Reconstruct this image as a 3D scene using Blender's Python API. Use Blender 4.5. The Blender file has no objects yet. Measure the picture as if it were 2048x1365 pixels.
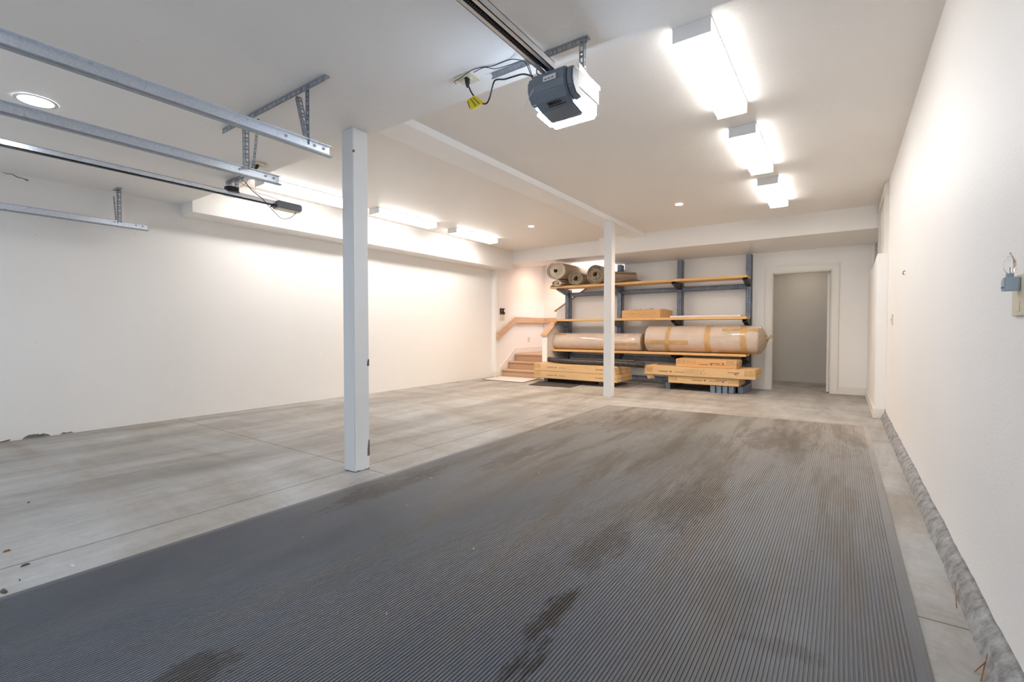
import bpy, bmesh, math, random
from mathutils import Vector, Matrix, noise
random.seed(7)
SC = bpy.context.scene
COL = SC.collection
PI = math.pi

# ------------------------------------------------------------------ camera
cam_d = bpy.data.cameras.new('camera'); cam = bpy.data.objects.new('camera', cam_d); COL.objects.link(cam)
cam_d.sensor_width = 36; cam_d.sensor_fit = 'HORIZONTAL'; cam_d.lens = 938.48 / 2048 * 36
cam_d.clip_start = .02; cam_d.clip_end = 100
yaw, pitch, roll = 0.61353493, -0.02348726, 0.00041701
fw = Vector((-math.sin(yaw)*math.cos(pitch), math.cos(yaw)*math.cos(pitch), math.sin(pitch)))
rt = Vector((math.cos(yaw), math.sin(yaw), 0)); up = rt.cross(fw)
r2 = math.cos(roll)*rt + math.sin(roll)*up; u2 = -math.sin(roll)*rt + math.cos(roll)*up
M = Matrix.Identity(4)
for i in range(3):
    M[i][0] = r2[i]; M[i][1] = u2[i]; M[i][2] = -fw[i]
M[0][3], M[1][3], M[2][3] = 0, 0, 1.05
cam.matrix_world = M
SC.camera = cam
# ------------------------------------------------------------------ world, exposure
SC.view_settings.view_transform = 'Standard'
try: SC.view_settings.look = 'None'
except Exception: pass
SC.view_settings.exposure = 0.66
SC.view_settings.gamma = 1.0
SC.view_settings.use_curve_mapping = False
W = bpy.data.worlds.new('world'); SC.world = W; W.use_nodes = True
W.node_tree.nodes['Background'].inputs[0].default_value = (.5, .62, .8, 1)
W.node_tree.nodes['Background'].inputs[1].default_value = .3
E_FLUO = 16.5      # fluorescent diffusers
E_OPEN = 44.0     # opener lamp lens
P_FRONT = 13.0    # cool downlights over the doors (W)
P_WARM = 88.0      # warm downlights (W)
P_STAIR = 34.0
P_UP = 40.0
P_FILL = 14.0
C_FLUO = (1.0, .985, .965)
C_COOL = (.55, .74, 1.0)
C_WARM = (1.0, .76, .56)

def area(name, loc, rot, size, power, color, sy=None, spread=None):
    d = bpy.data.lights.new(name, 'AREA'); d.energy = power; d.color = color; d.size = size
    if sy: d.shape = 'RECTANGLE'; d.size_y = sy
    if spread: d.spread = spread
    o = bpy.data.objects.new(name, d); COL.objects.link(o); o.location = loc; o.rotation_euler = rot
    return o
def spot(name, loc, power, color, ang=2.4, blend=.8, rad=.05, rot=(0, 0, 0)):
    d = bpy.data.lights.new(name, 'SPOT'); d.energy = power; d.color = color; d.spot_size = ang
    d.spot_blend = blend; d.shadow_soft_size = rad
    o = bpy.data.objects.new(name, d); COL.objects.link(o); o.location = loc; o.rotation_euler = rot
    return o
# unseen cool fill lamps added in front of the garage doors behind the camera
for dx in (-1.2, -4.85):
    area('front_fill', (dx, -1.22, 1.25), (PI/2, 0, PI), 2.3, P_FILL, (.74, .85, 1.0), 1.5)
# stairwell: warm downlight over the landing, cool lamp upstairs
spot('stairwell_downlight', (-5.70, 9.55, 2.66), P_STAIR, (1.0, .66, .46), 3.0, 1.0, .16)
area('back_room_fill', (-.6, 10.4, 2.38), (0, 0, 0), .3, 3.5, (1, .9, .8))  # unseen fill lamp added to brighten the room behind the doorway
area('upstairs_lamp', (-4.2, 9.9, 4.2), (0, 0, 0), .5, P_UP, (.86, .88, 1.0))

# ------------------------------------------------------------------ node helpers
def nm(name):
    m = bpy.data.materials.new(name); m.use_nodes = True
    nt = m.node_tree; b = nt.nodes['Principled BSDF']
    return m, nt, b
def setc(b, col, rough=.5, metal=0, spec=None):
    b.inputs['Base Color'].default_value = (*col, 1) if len(col) == 3 else col
    b.inputs['Roughness'].default_value = rough; b.inputs['Metallic'].default_value = metal
    if spec is not None: b.inputs['Specular IOR Level'].default_value = spec
def coord(nt, scale=(1, 1, 1), rot=(0, 0, 0), kind='Object'):
    tc = nt.nodes.new('ShaderNodeTexCoord'); mp = nt.nodes.new('ShaderNodeMapping')
    nt.links.new(tc.outputs[kind], mp.inputs['Vector'])
    mp.inputs['Scale'].default_value = scale; mp.inputs['Rotation'].default_value = rot
    return mp.outputs['Vector']
def nz(nt, vec, scale, detail=4, rough=.55, dist=0):
    n = nt.nodes.new('ShaderNodeTexNoise'); nt.links.new(vec, n.inputs['Vector'])
    n.inputs['Scale'].default_value = scale; n.inputs['Detail'].default_value = detail
    n.inputs['Roughness'].default_value = rough; n.inputs['Distortion'].default_value = dist
    return n.outputs['Fac']
def ramp(nt, fac, stops):
    r = nt.nodes.new('ShaderNodeValToRGB'); nt.links.new(fac, r.inputs['Fac'])
    e = r.color_ramp.elements
    while len(e) < len(stops): e.new(.5)
    for i, (p, c) in enumerate(stops):
        e[i].position = p; e[i].color = (*c, 1) if hasattr(c, '__len__') else (c, c, c, 1)
    return r.outputs['Color']
def mix(nt, fac, a, b, mode='MIX'):
    n = nt.nodes.new('ShaderNodeMix'); n.data_type = 'RGBA'; n.blend_type = mode
    for s, v in ((n.inputs[0], fac), (n.inputs[6], a), (n.inputs[7], b)):
        if isinstance(v, bpy.types.NodeSocket): nt.links.new(v, s)
        elif hasattr(v, '__len__'): s.default_value = (*v, 1) if len(v) == 3 else v
        else: s.default_value = v
    return n.outputs[2]
def mth(nt, op, a, b=None, c=None, clamp=False):
    n = nt.nodes.new('ShaderNodeMath'); n.operation = op; n.use_clamp = clamp
    for s, v in zip(n.inputs, (a, b, c)):
        if v is None: continue
        if isinstance(v, bpy.types.NodeSocket): nt.links.new(v, s)
        else: s.default_value = v
    return n.outputs[0]
def bump(nt, b, h, strength=.2, dist=.01):
    n = nt.nodes.new('ShaderNodeBump'); nt.links.new(h, n.inputs['Height'])
    n.inputs['Strength'].default_value = strength; n.inputs['Distance'].default_value = dist
    nt.links.new(n.outputs['Normal'], b.inputs['Normal'])
def simple(name, col, rough=.5, metal=0, nscale=None, amt=.1, bstr=0, spec=None):
    m, nt, b = nm(name); setc(b, col, rough, metal, spec)
    v = coord(nt)
    f = nz(nt, v, nscale or 8, 4)
    nt.links.new(ramp(nt, f, [(.3, tuple(c*(1-amt) for c in col)), (.7, tuple(min(1, c*(1+amt)) for c in col))]), b.inputs['Base Color'])
    if bstr: bump(nt, b, nz(nt, v, (nscale or 8)*6, 3), bstr, .004)
    return m

def plaster(name, col, bstr=.35, rough=.6):
    m, nt, b = nm(name); setc(b, col, rough, 0, .3)
    v = coord(nt)
    big = nz(nt, v, .9, 3)
    nt.links.new(ramp(nt, big, [(.3, tuple(c*.975 for c in col)), (.7, col)]), b.inputs['Base Color'])
    sp = ramp(nt, nz(nt, v, 34, 2, .5), [(.765, 0.0), (.785, .35)])
    nt.links.new(mix(nt, sp, ramp(nt, big, [(.3, tuple(c*.975 for c in col)), (.7, col)]), (.42, .40, .38)), b.inputs['Base Color'])
    bump(nt, b, nz(nt, v, 70, 3, .6), bstr, .006)
    return m
CREAM = (.93, .90, .86)
m_wall = plaster('wall_plaster', CREAM, .25, .5)
m_ceil = plaster('ceiling_plaster', (.92, .885, .84), .5, .5)
m_trim = simple('trim_paint', (.84, .80, .735), .4, 0, 3, .02)
m_strip = simple('white_beam_paint', (.94, .94, .93), .4, 0, 3, .01)
m_post = plaster('post_paint', (.80, .795, .785), .15, .45)
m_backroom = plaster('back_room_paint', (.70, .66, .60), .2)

# concrete -----------------------------------------------------------
def concrete():
    m, nt, b = nm('concrete'); setc(b, (.42, .41, .39), .6, 0, .3)
    v = coord(nt)
    vs = coord(nt, (1.0, .22, 1))
    vx = coord(nt, (.35, 1.3, 1))
    c1 = ramp(nt, nz(nt, vs, 1.6, 7, .62, .6), [(.30, (.30, .275, .245)), (.48, (.43, .415, .39)), (.66, (.53, .525, .51))])
    c2 = ramp(nt, nz(nt, vx, 1.2, 6, .6, .8), [(.36, (.76, .67, .57)), (.58, (1, 1, 1))])
    col = mix(nt, .75, c1, c2, 'MULTIPLY')
    col = mix(nt, .5, col, ramp(nt, nz(nt, v, 22, 6, .7), [(.3, .80), (.65, 1.0)]), 'MULTIPLY')
    col = mix(nt, .8, col, ramp(nt, nz(nt, coord(nt, (1, .3, 1)), 7, 8, .75, .4), [(.32, (.80, .78, .76)), (.6, (1.04, 1.04, 1.04))]), 'MULTIPLY')
    # tyre tracks worn along the length of the left bay
    sx = nt.nodes.new('ShaderNodeSeparateXYZ'); nt.links.new(v, sx.inputs[0])
    X, Y = sx.outputs[0], sx.outputs[1]
    wob = mth(nt, 'MULTIPLY', mth(nt, 'SUBTRACT', nz(nt, vs, .9, 3), .5), .9)
    for cx, wd, st in ((-5.40, .40, .6), (-3.98, .34, .6), (-4.75, .2, .25)):
        d = mth(nt, 'ABSOLUTE', mth(nt, 'SUBTRACT', mth(nt, 'ADD', X, wob), cx))
        k = mth(nt, 'SUBTRACT', 1.0, mth(nt, 'DIVIDE', d, wd), clamp=True)
        k = mth(nt, 'MULTIPLY', mth(nt, 'MULTIPLY', k, st), mth(nt, 'MULTIPLY_ADD', nz(nt, vs, 1.3, 4), 2.2, -.35, clamp=True))
        col = mix(nt, k, col, (.20, .175, .15))
    # saw-cut joints
    wx = mth(nt, 'ADD', X, mth(nt, 'MULTIPLY', mth(nt, 'SUBTRACT', nz(nt, v, 3, 2), .5), .012))
    wy = mth(nt, 'ADD', Y, mth(nt, 'MULTIPLY', mth(nt, 'SUBTRACT', nz(nt, v, 3, 2), .5), .012))
    jx = mth(nt, 'LESS_THAN', mth(nt, 'ABSOLUTE', mth(nt, 'ADD', wx, 3.0)), .0045)
    jy = mth(nt, 'LESS_THAN', mth(nt, 'ABSOLUTE', mth(nt, 'SUBTRACT', wy, 2.245)), .004)
    jj = mth(nt, 'MAXIMUM', jx, jy)
    col = mix(nt, mth(nt, 'MULTIPLY', jj, .85), col, (.09, .085, .08))
    nt.links.new(col, b.inputs['Base Color'])
    nt.links.new(ramp(nt, nz(nt, v, 3, 4), [(.3, .48), (.7, .66)]), b.inputs['Roughness'])
    bump(nt, b, mth(nt, 'SUBTRACT', nz(nt, v, 45, 5, .65), jj), .12, .01)
    return m
m_conc = concrete()

def rubber():
    m, nt, b = nm('ribbed_rubber'); setc(b, (.1, .1, .11), .5, 0, .35)
    v = coord(nt); vs = coord(nt, (1.0, .3, 1)); sx = nt.nodes.new('ShaderNodeSeparateXYZ'); nt.links.new(v, sx.inputs[0])
    X, Y = sx.outputs[0], sx.outputs[1]
    base = ramp(nt, nz(nt, vs, 1.4, 6, .6, .4), [(.3, (.092, .097, .112)), (.7, (.135, .142, .160))])
    # slightly darker stripes at the rib pitch
    fr = mth(nt, 'PINGPONG', mth(nt, 'ADD', X, 2.64), .00625)
    g = mth(nt, 'DIVIDE', fr, .00625)
    n2 = nz(nt, coord(nt, (2.6, .4, 1)), 1.3, 9, .72, .3)
    dirt = ramp(nt, n2, [(.47, 0.0), (.58, .7)])
    dust_sheen = mth(nt, 'MULTIPLY', mth(nt, 'MULTIPLY_ADD', Y, .22, -.28, clamp=True), mth(nt, 'MULTIPLY_ADD', nz(nt, vs, .8, 5), 1.6, .0, clamp=True))  # paler toward the far end: dust, with grazing sheen painted in
    base = mix(nt, dust_sheen, base, (.44, .39, .34))
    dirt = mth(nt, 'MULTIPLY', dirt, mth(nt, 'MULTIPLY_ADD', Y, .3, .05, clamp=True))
    col = mix(nt, dirt, base, (.165, .132, .098))
    # stains with their own places
    n3 = mth(nt, 'MULTIPLY', mth(nt, 'SUBTRACT', nz(nt, coord(nt, (1, .30, 1)), 11, 9, .85), .5), 8.5)
    for cx, cy, rx, ry, st, cc in ((-.86, 1.50, .05, .17, .9, (.045, .036, .03)), (-.79, 1.22, .045, .18, .9, (.042, .034, .028)),
                               (-1.6, .62, .09, .12, .75, (.055, .045, .038)), (-2.45, 2.1, .12, .55, .55, (.08, .06, .045)),
                               (-2.2, 3.1, .10, .5, .4, (.09, .07, .05)), (-.93, 2.1, .12, .3, .45, (.075, .06, .048)), (-.76, 2.9, .16, .5, .45, (.075, .058, .045)),
                               (-.5, 5.1, .35, .6, .5, (.11, .082, .055)), (-1.9, 5.2, .5, .7, .35, (.12, .09, .06)), (-.35, 2.0, .22, .25, .3, (.08, .068, .055)),
                               (.03, 3.6, .08, .25, .3, (.19, .14, .10)), (-1.1, 4.0, .5, .9, .3, (.13, .105, .08)), (-.15, 1.75, .12, .06, .5, (.06, .05, .042))):
        dx = mth(nt, 'DIVIDE', mth(nt, 'SUBTRACT', X, cx), rx); dy = mth(nt, 'DIVIDE', mth(nt, 'SUBTRACT', Y, cy), ry)
        r = mth(nt, 'ADD', mth(nt, 'ADD', mth(nt, 'MULTIPLY', dx, dx), mth(nt, 'MULTIPLY', dy, dy)), n3)
        k = mth(nt, 'MULTIPLY', mth(nt, 'MULTIPLY', mth(nt, 'SUBTRACT', 1.0, r), 1.6, clamp=True), st)
        col = mix(nt, k, col, cc)
    sp = ramp(nt, nz(nt, v, 180, 2, .5), [(.74, 0.0), (.78, .35)])
    col = mix(nt, sp, col, (.4, .38, .34))
    col = mix(nt, mth(nt, 'MULTIPLY', mth(nt, 'SUBTRACT', 1.0, g), .12), col, (.03, .03, .03))
    nt.links.new(col, b.inputs['Base Color'])
    nt.links.new(ramp(nt, nz(nt, vs, 2, 5), [(.3, .42), (.7, .62)]), b.inputs['Roughness'])
    return m
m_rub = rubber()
m_rubedge = simple('smooth_rubber_edge', (.125, .13, .142), .5, 0, 6, .1)

def wood(name, a, c, sc=(1, 12, 12), rough=.5, knots=True):
    m, nt, b = nm(name); setc(b, a, rough)
    v = coord(nt, sc)
    f = nz(nt, v, 2.2, 5, .6, 1.2)
    col = ramp(nt, f, [(.3, a), (.7, c)])
    if knots:
        k = ramp(nt, nz(nt, coord(nt, (1, 2.2, 2.2)), 3.1, 1), [(.76, 0.0), (.80, .7)])
        col = mix(nt, k, col, (.25, .11, .035))
    nt.links.new(col, b.inputs['Base Color'])
    return m
m_pine = wood('pine_board', (.72, .41, .15), (.86, .55, .24))
m_rail = wood('handrail_wood', (.62, .40, .24), (.70, .47, .30), (1, 1, 10), .4, False)
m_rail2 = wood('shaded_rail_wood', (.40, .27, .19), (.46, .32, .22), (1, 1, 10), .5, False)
m_blue = simple('blue_grey_steel', (.19, .225, .29), .45, .2, 14, .25)
m_black = simple('black_steel', (.018, .018, .022), .45, .2, 10, .2)
m_kraft = wood('kraft_cardboard', (.68, .44, .215), (.74, .50, .26), (.6, 1, 6), .75, False)
m_kraft2 = wood('kraft_cardboard_orange', (.68, .39, .165), (.74, .44, .20), (.6, 1, 6), .75, False)
m_tape = simple('packing_tape', (.60, .38, .17), .25, 0, 12, .15)
m_ink = simple('print_ink', (.17, .095, .05), .8, 0, 30, .2)
m_marker = simple('marker_ink', (.33, .20, .095), .8, 0, 30, .3)
m_carpet = simple('tan_carpet', (.60, .39, .25), .95, 0, 60, .12, .5)
m_white = simple('white_enamel', (.80, .80, .80), .4, 0, 6, .02)
m_ivory = simple('ivory_plastic', (.74, .66, .50), .4, 0, 6, .03)
m_dkplast = simple('grey_opener_plastic', (.19, .215, .25), .32, 0, 9, .08)
m_blkplast = simple('black_plastic', (.014, .014, .016), .4, 0, 9, .1)
m_hose = simple('corrugated_black_plastic', (.055, .048, .046), .38, 0, 9, .1)
m_yellow = simple('yellow_label', (.86, .66, .02), .5, 0, 9, .03)
m_whmat = simple('cream_rug', (.76, .70, .64), .95, 0, 50, .06, .3)
m_bkmat = simple('dark_mat', (.05, .042, .04), .9, 0, 50, .2, .4)
m_chip = simple('wood_chip', (.30, .15, .07), .8, 0, 30, .3)
m_leaf = simple('dry_leaf', (.11, .085, .06), .8, 0, 30, .3)
m_pebble = simple('pale_pebble', (.7, .7, .68), .7, 0, 30, .1)
m_rust = simple('bare_rust', (.16, .12, .10), .8, 0, 60, .3)
m_crack = simple('broken_plaster', (.20, .185, .165), .9, 0, 40, .5, .5)
m_frost = simple('frosted_pane', (.75, .8, .85), .6, 0, 6, .02)
m_red = simple('red_plastic', (.45, .03, .03), .4, 0, 9, .05)

def galv():
    m, nt, b = nm('galvanised_steel'); setc(b, (.7, .75, .82), .3, .85)
    v = coord(nt)
    vo = nt.nodes.new('ShaderNodeTexVoronoi'); nt.links.new(v, vo.inputs['Vector']); vo.inputs['Scale'].default_value = 160
    nt.links.new(ramp(nt, vo.outputs['Color'], [(.2, (.66, .71, .78)), (.8, (.76, .81, .88))]), b.inputs['Base Color'])
    nt.links.new(ramp(nt, nz(nt, v, 30, 4), [(.3, .27), (.7, .34)]), b.inputs['Roughness'])
    return m
m_galv = galv()
m_alu = simple('bright_rail_steel', (.74, .73, .72), .35, .7, 10, .06)
m_strap = simple('zinc_strap', (.34, .37, .41), .4, .75, 30, .12)

def emis(name, col, st, base=(.9, .9, .9)):
    m, nt, b = nm(name); setc(b, base, .3)
    b.inputs['Emission Color'].default_value = (*col, 1); b.inputs['Emission Strength'].default_value = st
    return m
m_fluo = emis('fluorescent_diffuser', C_FLUO, E_FLUO)
m_fluo_side = emis('fluorescent_diffuser_side', C_FLUO, E_FLUO*.33)
m_open = emis('opener_lamp_lens', (.60, .77, 1.0), E_OPEN)
m_cool = emis('cool_lamp_disc', (.85, .93, 1.0), 30)
m_warm = emis('warm_lamp_disc', (1.0, .85, .7), 30)

def film(name, col, wr=.75):
    m, nt, b = nm(name); setc(b, col, .28, 0, .6)
    v = coord(nt)
    f = nz(nt, v, 2.5, 4, .6, 1)
    nt.links.new(ramp(nt, f, [(.3, tuple(c*.9 for c in col)), (.7, tuple(c*1.06 for c in col))]), b.inputs['Base Color'])
    b.inputs['Coat Weight'].default_value = 1; b.inputs['Coat Roughness'].default_value = .08
    h = mth(nt, 'ADD', nz(nt, coord(nt, (1, 1, 3)), 14, 5, .65, 2.0), nz(nt, coord(nt, (4, 1, 1)), 6, 3))
    bump(nt, b, h, wr, .03)
    return m
m_film = film('plastic_wrapped_carpet', (.82, .67, .56))
m_film2 = film('clear_plastic_end', (.58, .44, .29), .9)
m_pad = simple('carpet_backing_tan', (.46, .34, .24), .95, 0, 70, .14, .4)
m_padedge = simple('carpet_layer_edge', (.74, .64, .50), .95, 0, 120, .2, .6)
m_padrag = simple('ragged_carpet_edge', (.46, .37, .26), .95, 0, 90, .35, .8)

def glass():
    m, nt, b = nm('clear_glass'); setc(b, (.97, .98, 1), .03)
    b.inputs['Transmission Weight'].default_value = 1; b.inputs['IOR'].default_value = 1.35
    return m
m_glass = glass()

# ------------------------------------------------------------------ mesh helpers
class MB:
    def __init__(s): s.v = []; s.f = []
    def add(s, vs, fs):
        k = len(s.v); s.v += [tuple(v) for v in vs]; s.f += [tuple(i+k for i in f) for f in fs]; return s
    def box(s, x0, x1, y0, y1, z0, z1):
        return s.add([(x0,y0,z0),(x1,y0,z0),(x1,y1,z0),(x0,y1,z0),(x0,y0,z1),(x1,y0,z1),(x1,y1,z1),(x0,y1,z1)],
                     [(0,3,2,1),(4,5,6,7),(0,1,5,4),(1,2,6,5),(2,3,7,6),(3,0,4,7)])
    def prism(s, pts, a, b, axis):
        # pts: 2-D polygon in the plane across `axis`; x:(y,z) y:(x,z) z:(x,y)
        n = len(pts)
        def P(p, t):
            return (t, p[0], p[1]) if axis == 'x' else (p[0], t, p[1]) if axis == 'y' else (p[0], p[1], t)
        return s.add([P(p, a) for p in pts] + [P(p, b) for p in pts],
                     [tuple(range(n)), tuple(range(2*n-1, n-1, -1))] + [(i, i+n, (i+1) % n+n, (i+1) % n) for i in range(n)])
    def bar(s, p, q, w, h, upv=(0, 0, 1)):
        p, q = Vector(p), Vector(q); d = (q-p).normalized(); u = Vector(upv)
        sd = d.cross(u).normalized()*w/2; u = sd.cross(d).normalized()*h/2
        return s.add([p-sd-u, p+sd-u, p+sd+u, p-sd+u, q-sd-u, q+sd-u, q+sd+u, q-sd+u],
                     [(0,1,2,3),(7,6,5,4),(0,4,5,1),(1,5,6,2),(2,6,7,3),(3,7,4,0)])
    def tube(s, pts, r, n=10, caps=True):
        pts = [Vector(p) for p in pts]; rs = r if hasattr(r, '__len__') else [r]*len(pts)
        ring = []; u = None
        for i, p in enumerate(pts):
            d = (pts[min(i+1, len(pts)-1)] - pts[max(i-1, 0)]).normalized()
            if u is None: u = d.orthogonal().normalized()
            u = (u - d*u.dot(d)).normalized(); w = d.cross(u)
            ring.append([p + (u*math.cos(2*PI*k/n) + w*math.sin(2*PI*k/n))*rs[i] for k in range(n)])
        vs = [v for g in ring for v in g]; fs = []
        for i in range(len(pts)-1):
            for k in range(n):
                a = i*n+k; b_ = i*n+(k+1) % n; fs.append((a, b_, b_+n, a+n))
        if caps: fs += [tuple(range(n-1, -1, -1)), tuple(range((len(pts)-1)*n, len(pts)*n))]
        return s.add(vs, fs)
    def cyl(s, c, r, h, axis='z', n=24, r2=None):
        c = Vector(c); d = {'x': Vector((h,0,0)), 'y': Vector((0,h,0)), 'z': Vector((0,0,h))}[axis]
        return s.tube([c, c+d], [r, r if r2 is None else r2], n)
    def strap(s, p, q, w, nrm, t=.003):
        # slotted steel strap: two rails and the bridges between slots
        p, q, nrm = Vector(p), Vector(q), Vector(nrm).normalized(); d = (q-p); L = d.length; d.normalize()
        sd = d.cross(nrm).normalized()
        for k in (-1, 1): s.bar(p+sd*k*w*.37, q+sd*k*w*.37, w*.26, t, nrm)
        a = 0; i = 0
        while a < L:
            ln = .012
            s.bar(p+d*a, p+d*min(L, a+ln), w*.6, t, nrm); a += ln + (.022 if i % 2 else .010); i += 1
        return s
    def obj(s, name, mat, parent=None, smooth=False, bevel=0, loc=None, seg=2):
        me = bpy.data.meshes.new(name); me.from_pydata(s.v, [], s.f)
        bm = bmesh.new(); bm.from_mesh(me)
        bmesh.ops.recalc_face_normals(bm, faces=bm.faces)
        if bevel:
            bmesh.ops.bevel(bm, geom=[e for e in bm.edges if e.is_manifold and e.calc_face_angle(0) > .5], offset=bevel, segments=seg, affect='EDGES', clamp_overlap=True)
        bm.to_mesh(me); bm.free()
        if smooth: me.polygons.foreach_set('use_smooth', [True]*len(me.polygons))
        for m in (mat if isinstance(mat, (list, tuple)) else [mat]): me.materials.append(m)
        o = bpy.data.objects.new(name, me); COL.objects.link(o)
        if smooth and bevel == 0: pass
        if parent is not None:
            o.parent = parent; o.matrix_parent_inverse = Matrix.Translation(-Vector(parent.location))
        return o
def tag(o, label, cat, group=None):
    o['label'] = label; o['category'] = cat
    if group: o['group'] = group
    return o
def thing(name, loc, label, cat, group=None):
    o = bpy.data.objects.new(name, None); COL.objects.link(o); o.location = loc; o.empty_display_size = .1
    return tag(o, label, cat, group)
def struct(o): o['kind'] = 'structure'; return o
def smooth_by_angle(o, ang=.6):
    me = o.data; bm = bmesh.new(); bm.from_mesh(me)
    for f in bm.faces: f.smooth = True
    for e in bm.edges:
        if len(e.link_faces) == 2 and e.calc_face_angle(0) > ang: e.smooth = False
    bm.to_mesh(me); bm.free(); return o

ZF, ZH = 2.52, 2.82      # low ceiling over the doors, high ceiling
XL, XR = -6.40, .43
YB, YF, YS = 9.35, -1.3, 2.305

# ------------------------------------------------------------------ room shell
struct(MB().box(-7.2, 1.2, YF-.2, 11.4, -.1, 0).obj('floor', m_conc))
c = MB(); c.box(XL-.15, XR+.15, YF-.2, YS, ZF, ZH+.12); c.box(XL-.15, XR+.15, YS, 8.7, ZH, ZH+.12)
struct(c.obj('ceiling', m_ceil))
struct(MB().box(XL-.15, XL, YF-.2, 8.33, 0, ZH).obj('wall_left', m_wall))
struct(MB().box(XR, XR+.15, YF-.2, 9.5, 0, ZH).obj('wall_right', m_wall))
struct(MB().box(XL, XR, YF-.15, YF, 0, ZF).obj('wall_front', m_wall))
# sectional garage doors on the wall behind
for i, (a, b_) in enumerate(((-6.1, -3.6), (-2.5, .1))):
    g = MB(); pn = MB()
    for k in range(4):
        z = .01+k*.52; g.box(a, b_, YF, YF+.04, z, z+.06); g.box(a, b_, YF, YF+.04, z+.45, z+.51)
        for q in range(5): xq = a+q*(b_-a-.06)/4; g.box(xq, xq+.06, YF, YF+.04, z+.06, z+.45)
        pn.box(a+.05, b_-.05, YF+.012, YF+.02, z+.05, z+.46)
    dd = struct(g.obj('door_%d' % (i+2), m_white)); pn.obj('frosted_panes', m_frost, dd)
# back wall with doorway and sloped opening for the stairs
w = MB()
w.prism([(-5.34, 0), (-1.02, 0), (-1.02, 2.75), (-3.72, 2.75), (-3.72, 2.30), (-4.05, 2.27), (-5.34, 1.49)], YB, YB+.12, 'y')
w.box(-1.02, -.157, YB, YB+.12, 2.04, 2.75); w.box(-.157, XR, YB, YB+.12, 0, 2.75)
struct(w.obj('wall_back', m_wall))
# boxed beams at the back and along the left wall
w = MB().prism([(8.42, 2.495), (YB, 2.41), (YB, ZH), (8.42, ZH)], -3.87, XR, 'x')
struct(w.obj('trim_1', m_wall))
struct(MB().box(-6.3, -3.87, 8.65, 9.28, 2.535, ZH).obj('trim_2', m_wall))
struct(MB().prism([(XL, 2.385), (-6.08, 2.40), (-6.08, ZH), (XL, ZH)], YS, 8.65, 'y').obj('trim_3', m_wall))
struct(MB().box(-3.29, -2.975, YS, 8.42, 2.75, ZH).obj('trim_4', m_strip))
# pilaster at the end of the left wall and its base
struct(MB().box(XL-.15, -6.30, 8.31, 8.44, 0, ZH).obj('trim_5', m_wall, bevel=.012))
struct(MB().box(-6.39, -6.285, 8.298, 8.44, 0, .12).obj('baseboard_left', m_trim, bevel=.006))
# stairwell
struct(MB().box(XL-.15, -6.30, 8.44, 10.5, 0, 4.6).obj('wall_stair_left', m_wall))
struct(MB().box(-6.3, -2.6, 10.37, 10.5, 0, 4.6).obj('wall_stair_back', m_wall))
w = MB(); w.box(-6.3, -5.45, 9.28, 10.37, 2.74, 2.86); w.box(-5.45, -2.6, 9.28, 10.37, 4.5, 4.6); w.box(-5.57, -5.45, 9.28, 10.37, 2.86, 4.5)
w.box(-6.3, -2.6, 9.2, 9.28, ZH, 4.6); w.box(-2.6, -2.5, 9.4, 10.5, 0, 4.6)
struct(w.obj('ceiling_stair', m_wall))
# knee wall beside the first steps
w = MB().prism([(8.53, 0), (YB, 0), (YB, 1.17), (8.93, 1.17), (8.53, .93)], -5.22, -5.10, 'x')
struct(w.obj('wall_stair_knee', m_wall))
struct(MB().prism([(8.50, .915), (8.50, .955), (8.92, 1.215), (YB-.001, 1.215), (YB-.001, 1.172), (8.935, 1.172)], -5.245, -5.075, 'x').obj('trim_6', m_rail, bevel=.005))
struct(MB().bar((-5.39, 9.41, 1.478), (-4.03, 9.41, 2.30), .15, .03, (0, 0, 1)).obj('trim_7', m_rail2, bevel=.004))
struct(MB().box(-5.225, -5.095, 8.515, 8.6, 0, .075).obj('baseboard_knee', m_trim, bevel=.004))
# jog box low on the right wall, baseboards
w = MB().prism([(7.05, 0), (YB, 0), (YB, 1.96), (8.1, 1.90), (7.6, 1.93), (7.12, 1.955), (7.05, 1.955)], .325, XR, 'x')
struct(w.obj('wall_jog', m_wall, bevel=.004))
struct(MB().box(-.05, .325, YB-.018, YB, 0, .125).obj('baseboard_back', m_trim, bevel=.005))
w = MB(); w.box(.308, .325, 7.05, YB-.018, 0, .125); w.box(.308, XR-.01, 7.032, 7.05, 0, .125)
struct(w.obj('baseboard_jog', m_trim, bevel=.005))
# panelled casing on the right wall above the jog
fr = struct(MB().box(.405, XR, 7.15, 8.40, 1.95, ZH).obj('trim_8', m_trim, bevel=.004))
w = MB(); w.box(.392, .405, 7.15, 7.24, 1.955, 2.80); w.box(.392, .405, 8.28, 8.40, 1.955, 2.80); w.box(.392, .405, 7.24, 8.28, 2.68, 2.80)
w.box(.398, .405, 7.5, 8.1, 2.0, 2.62)
w.obj('casing', m_trim, fr, bevel=.004)
tag(MB().cyl((.385, 9.31, 1.97), .018, .46, 'z', 12).obj('wall_pipe', m_trim), 'thin white pipe standing in the back right corner above the low wall', 'pipe')

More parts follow.
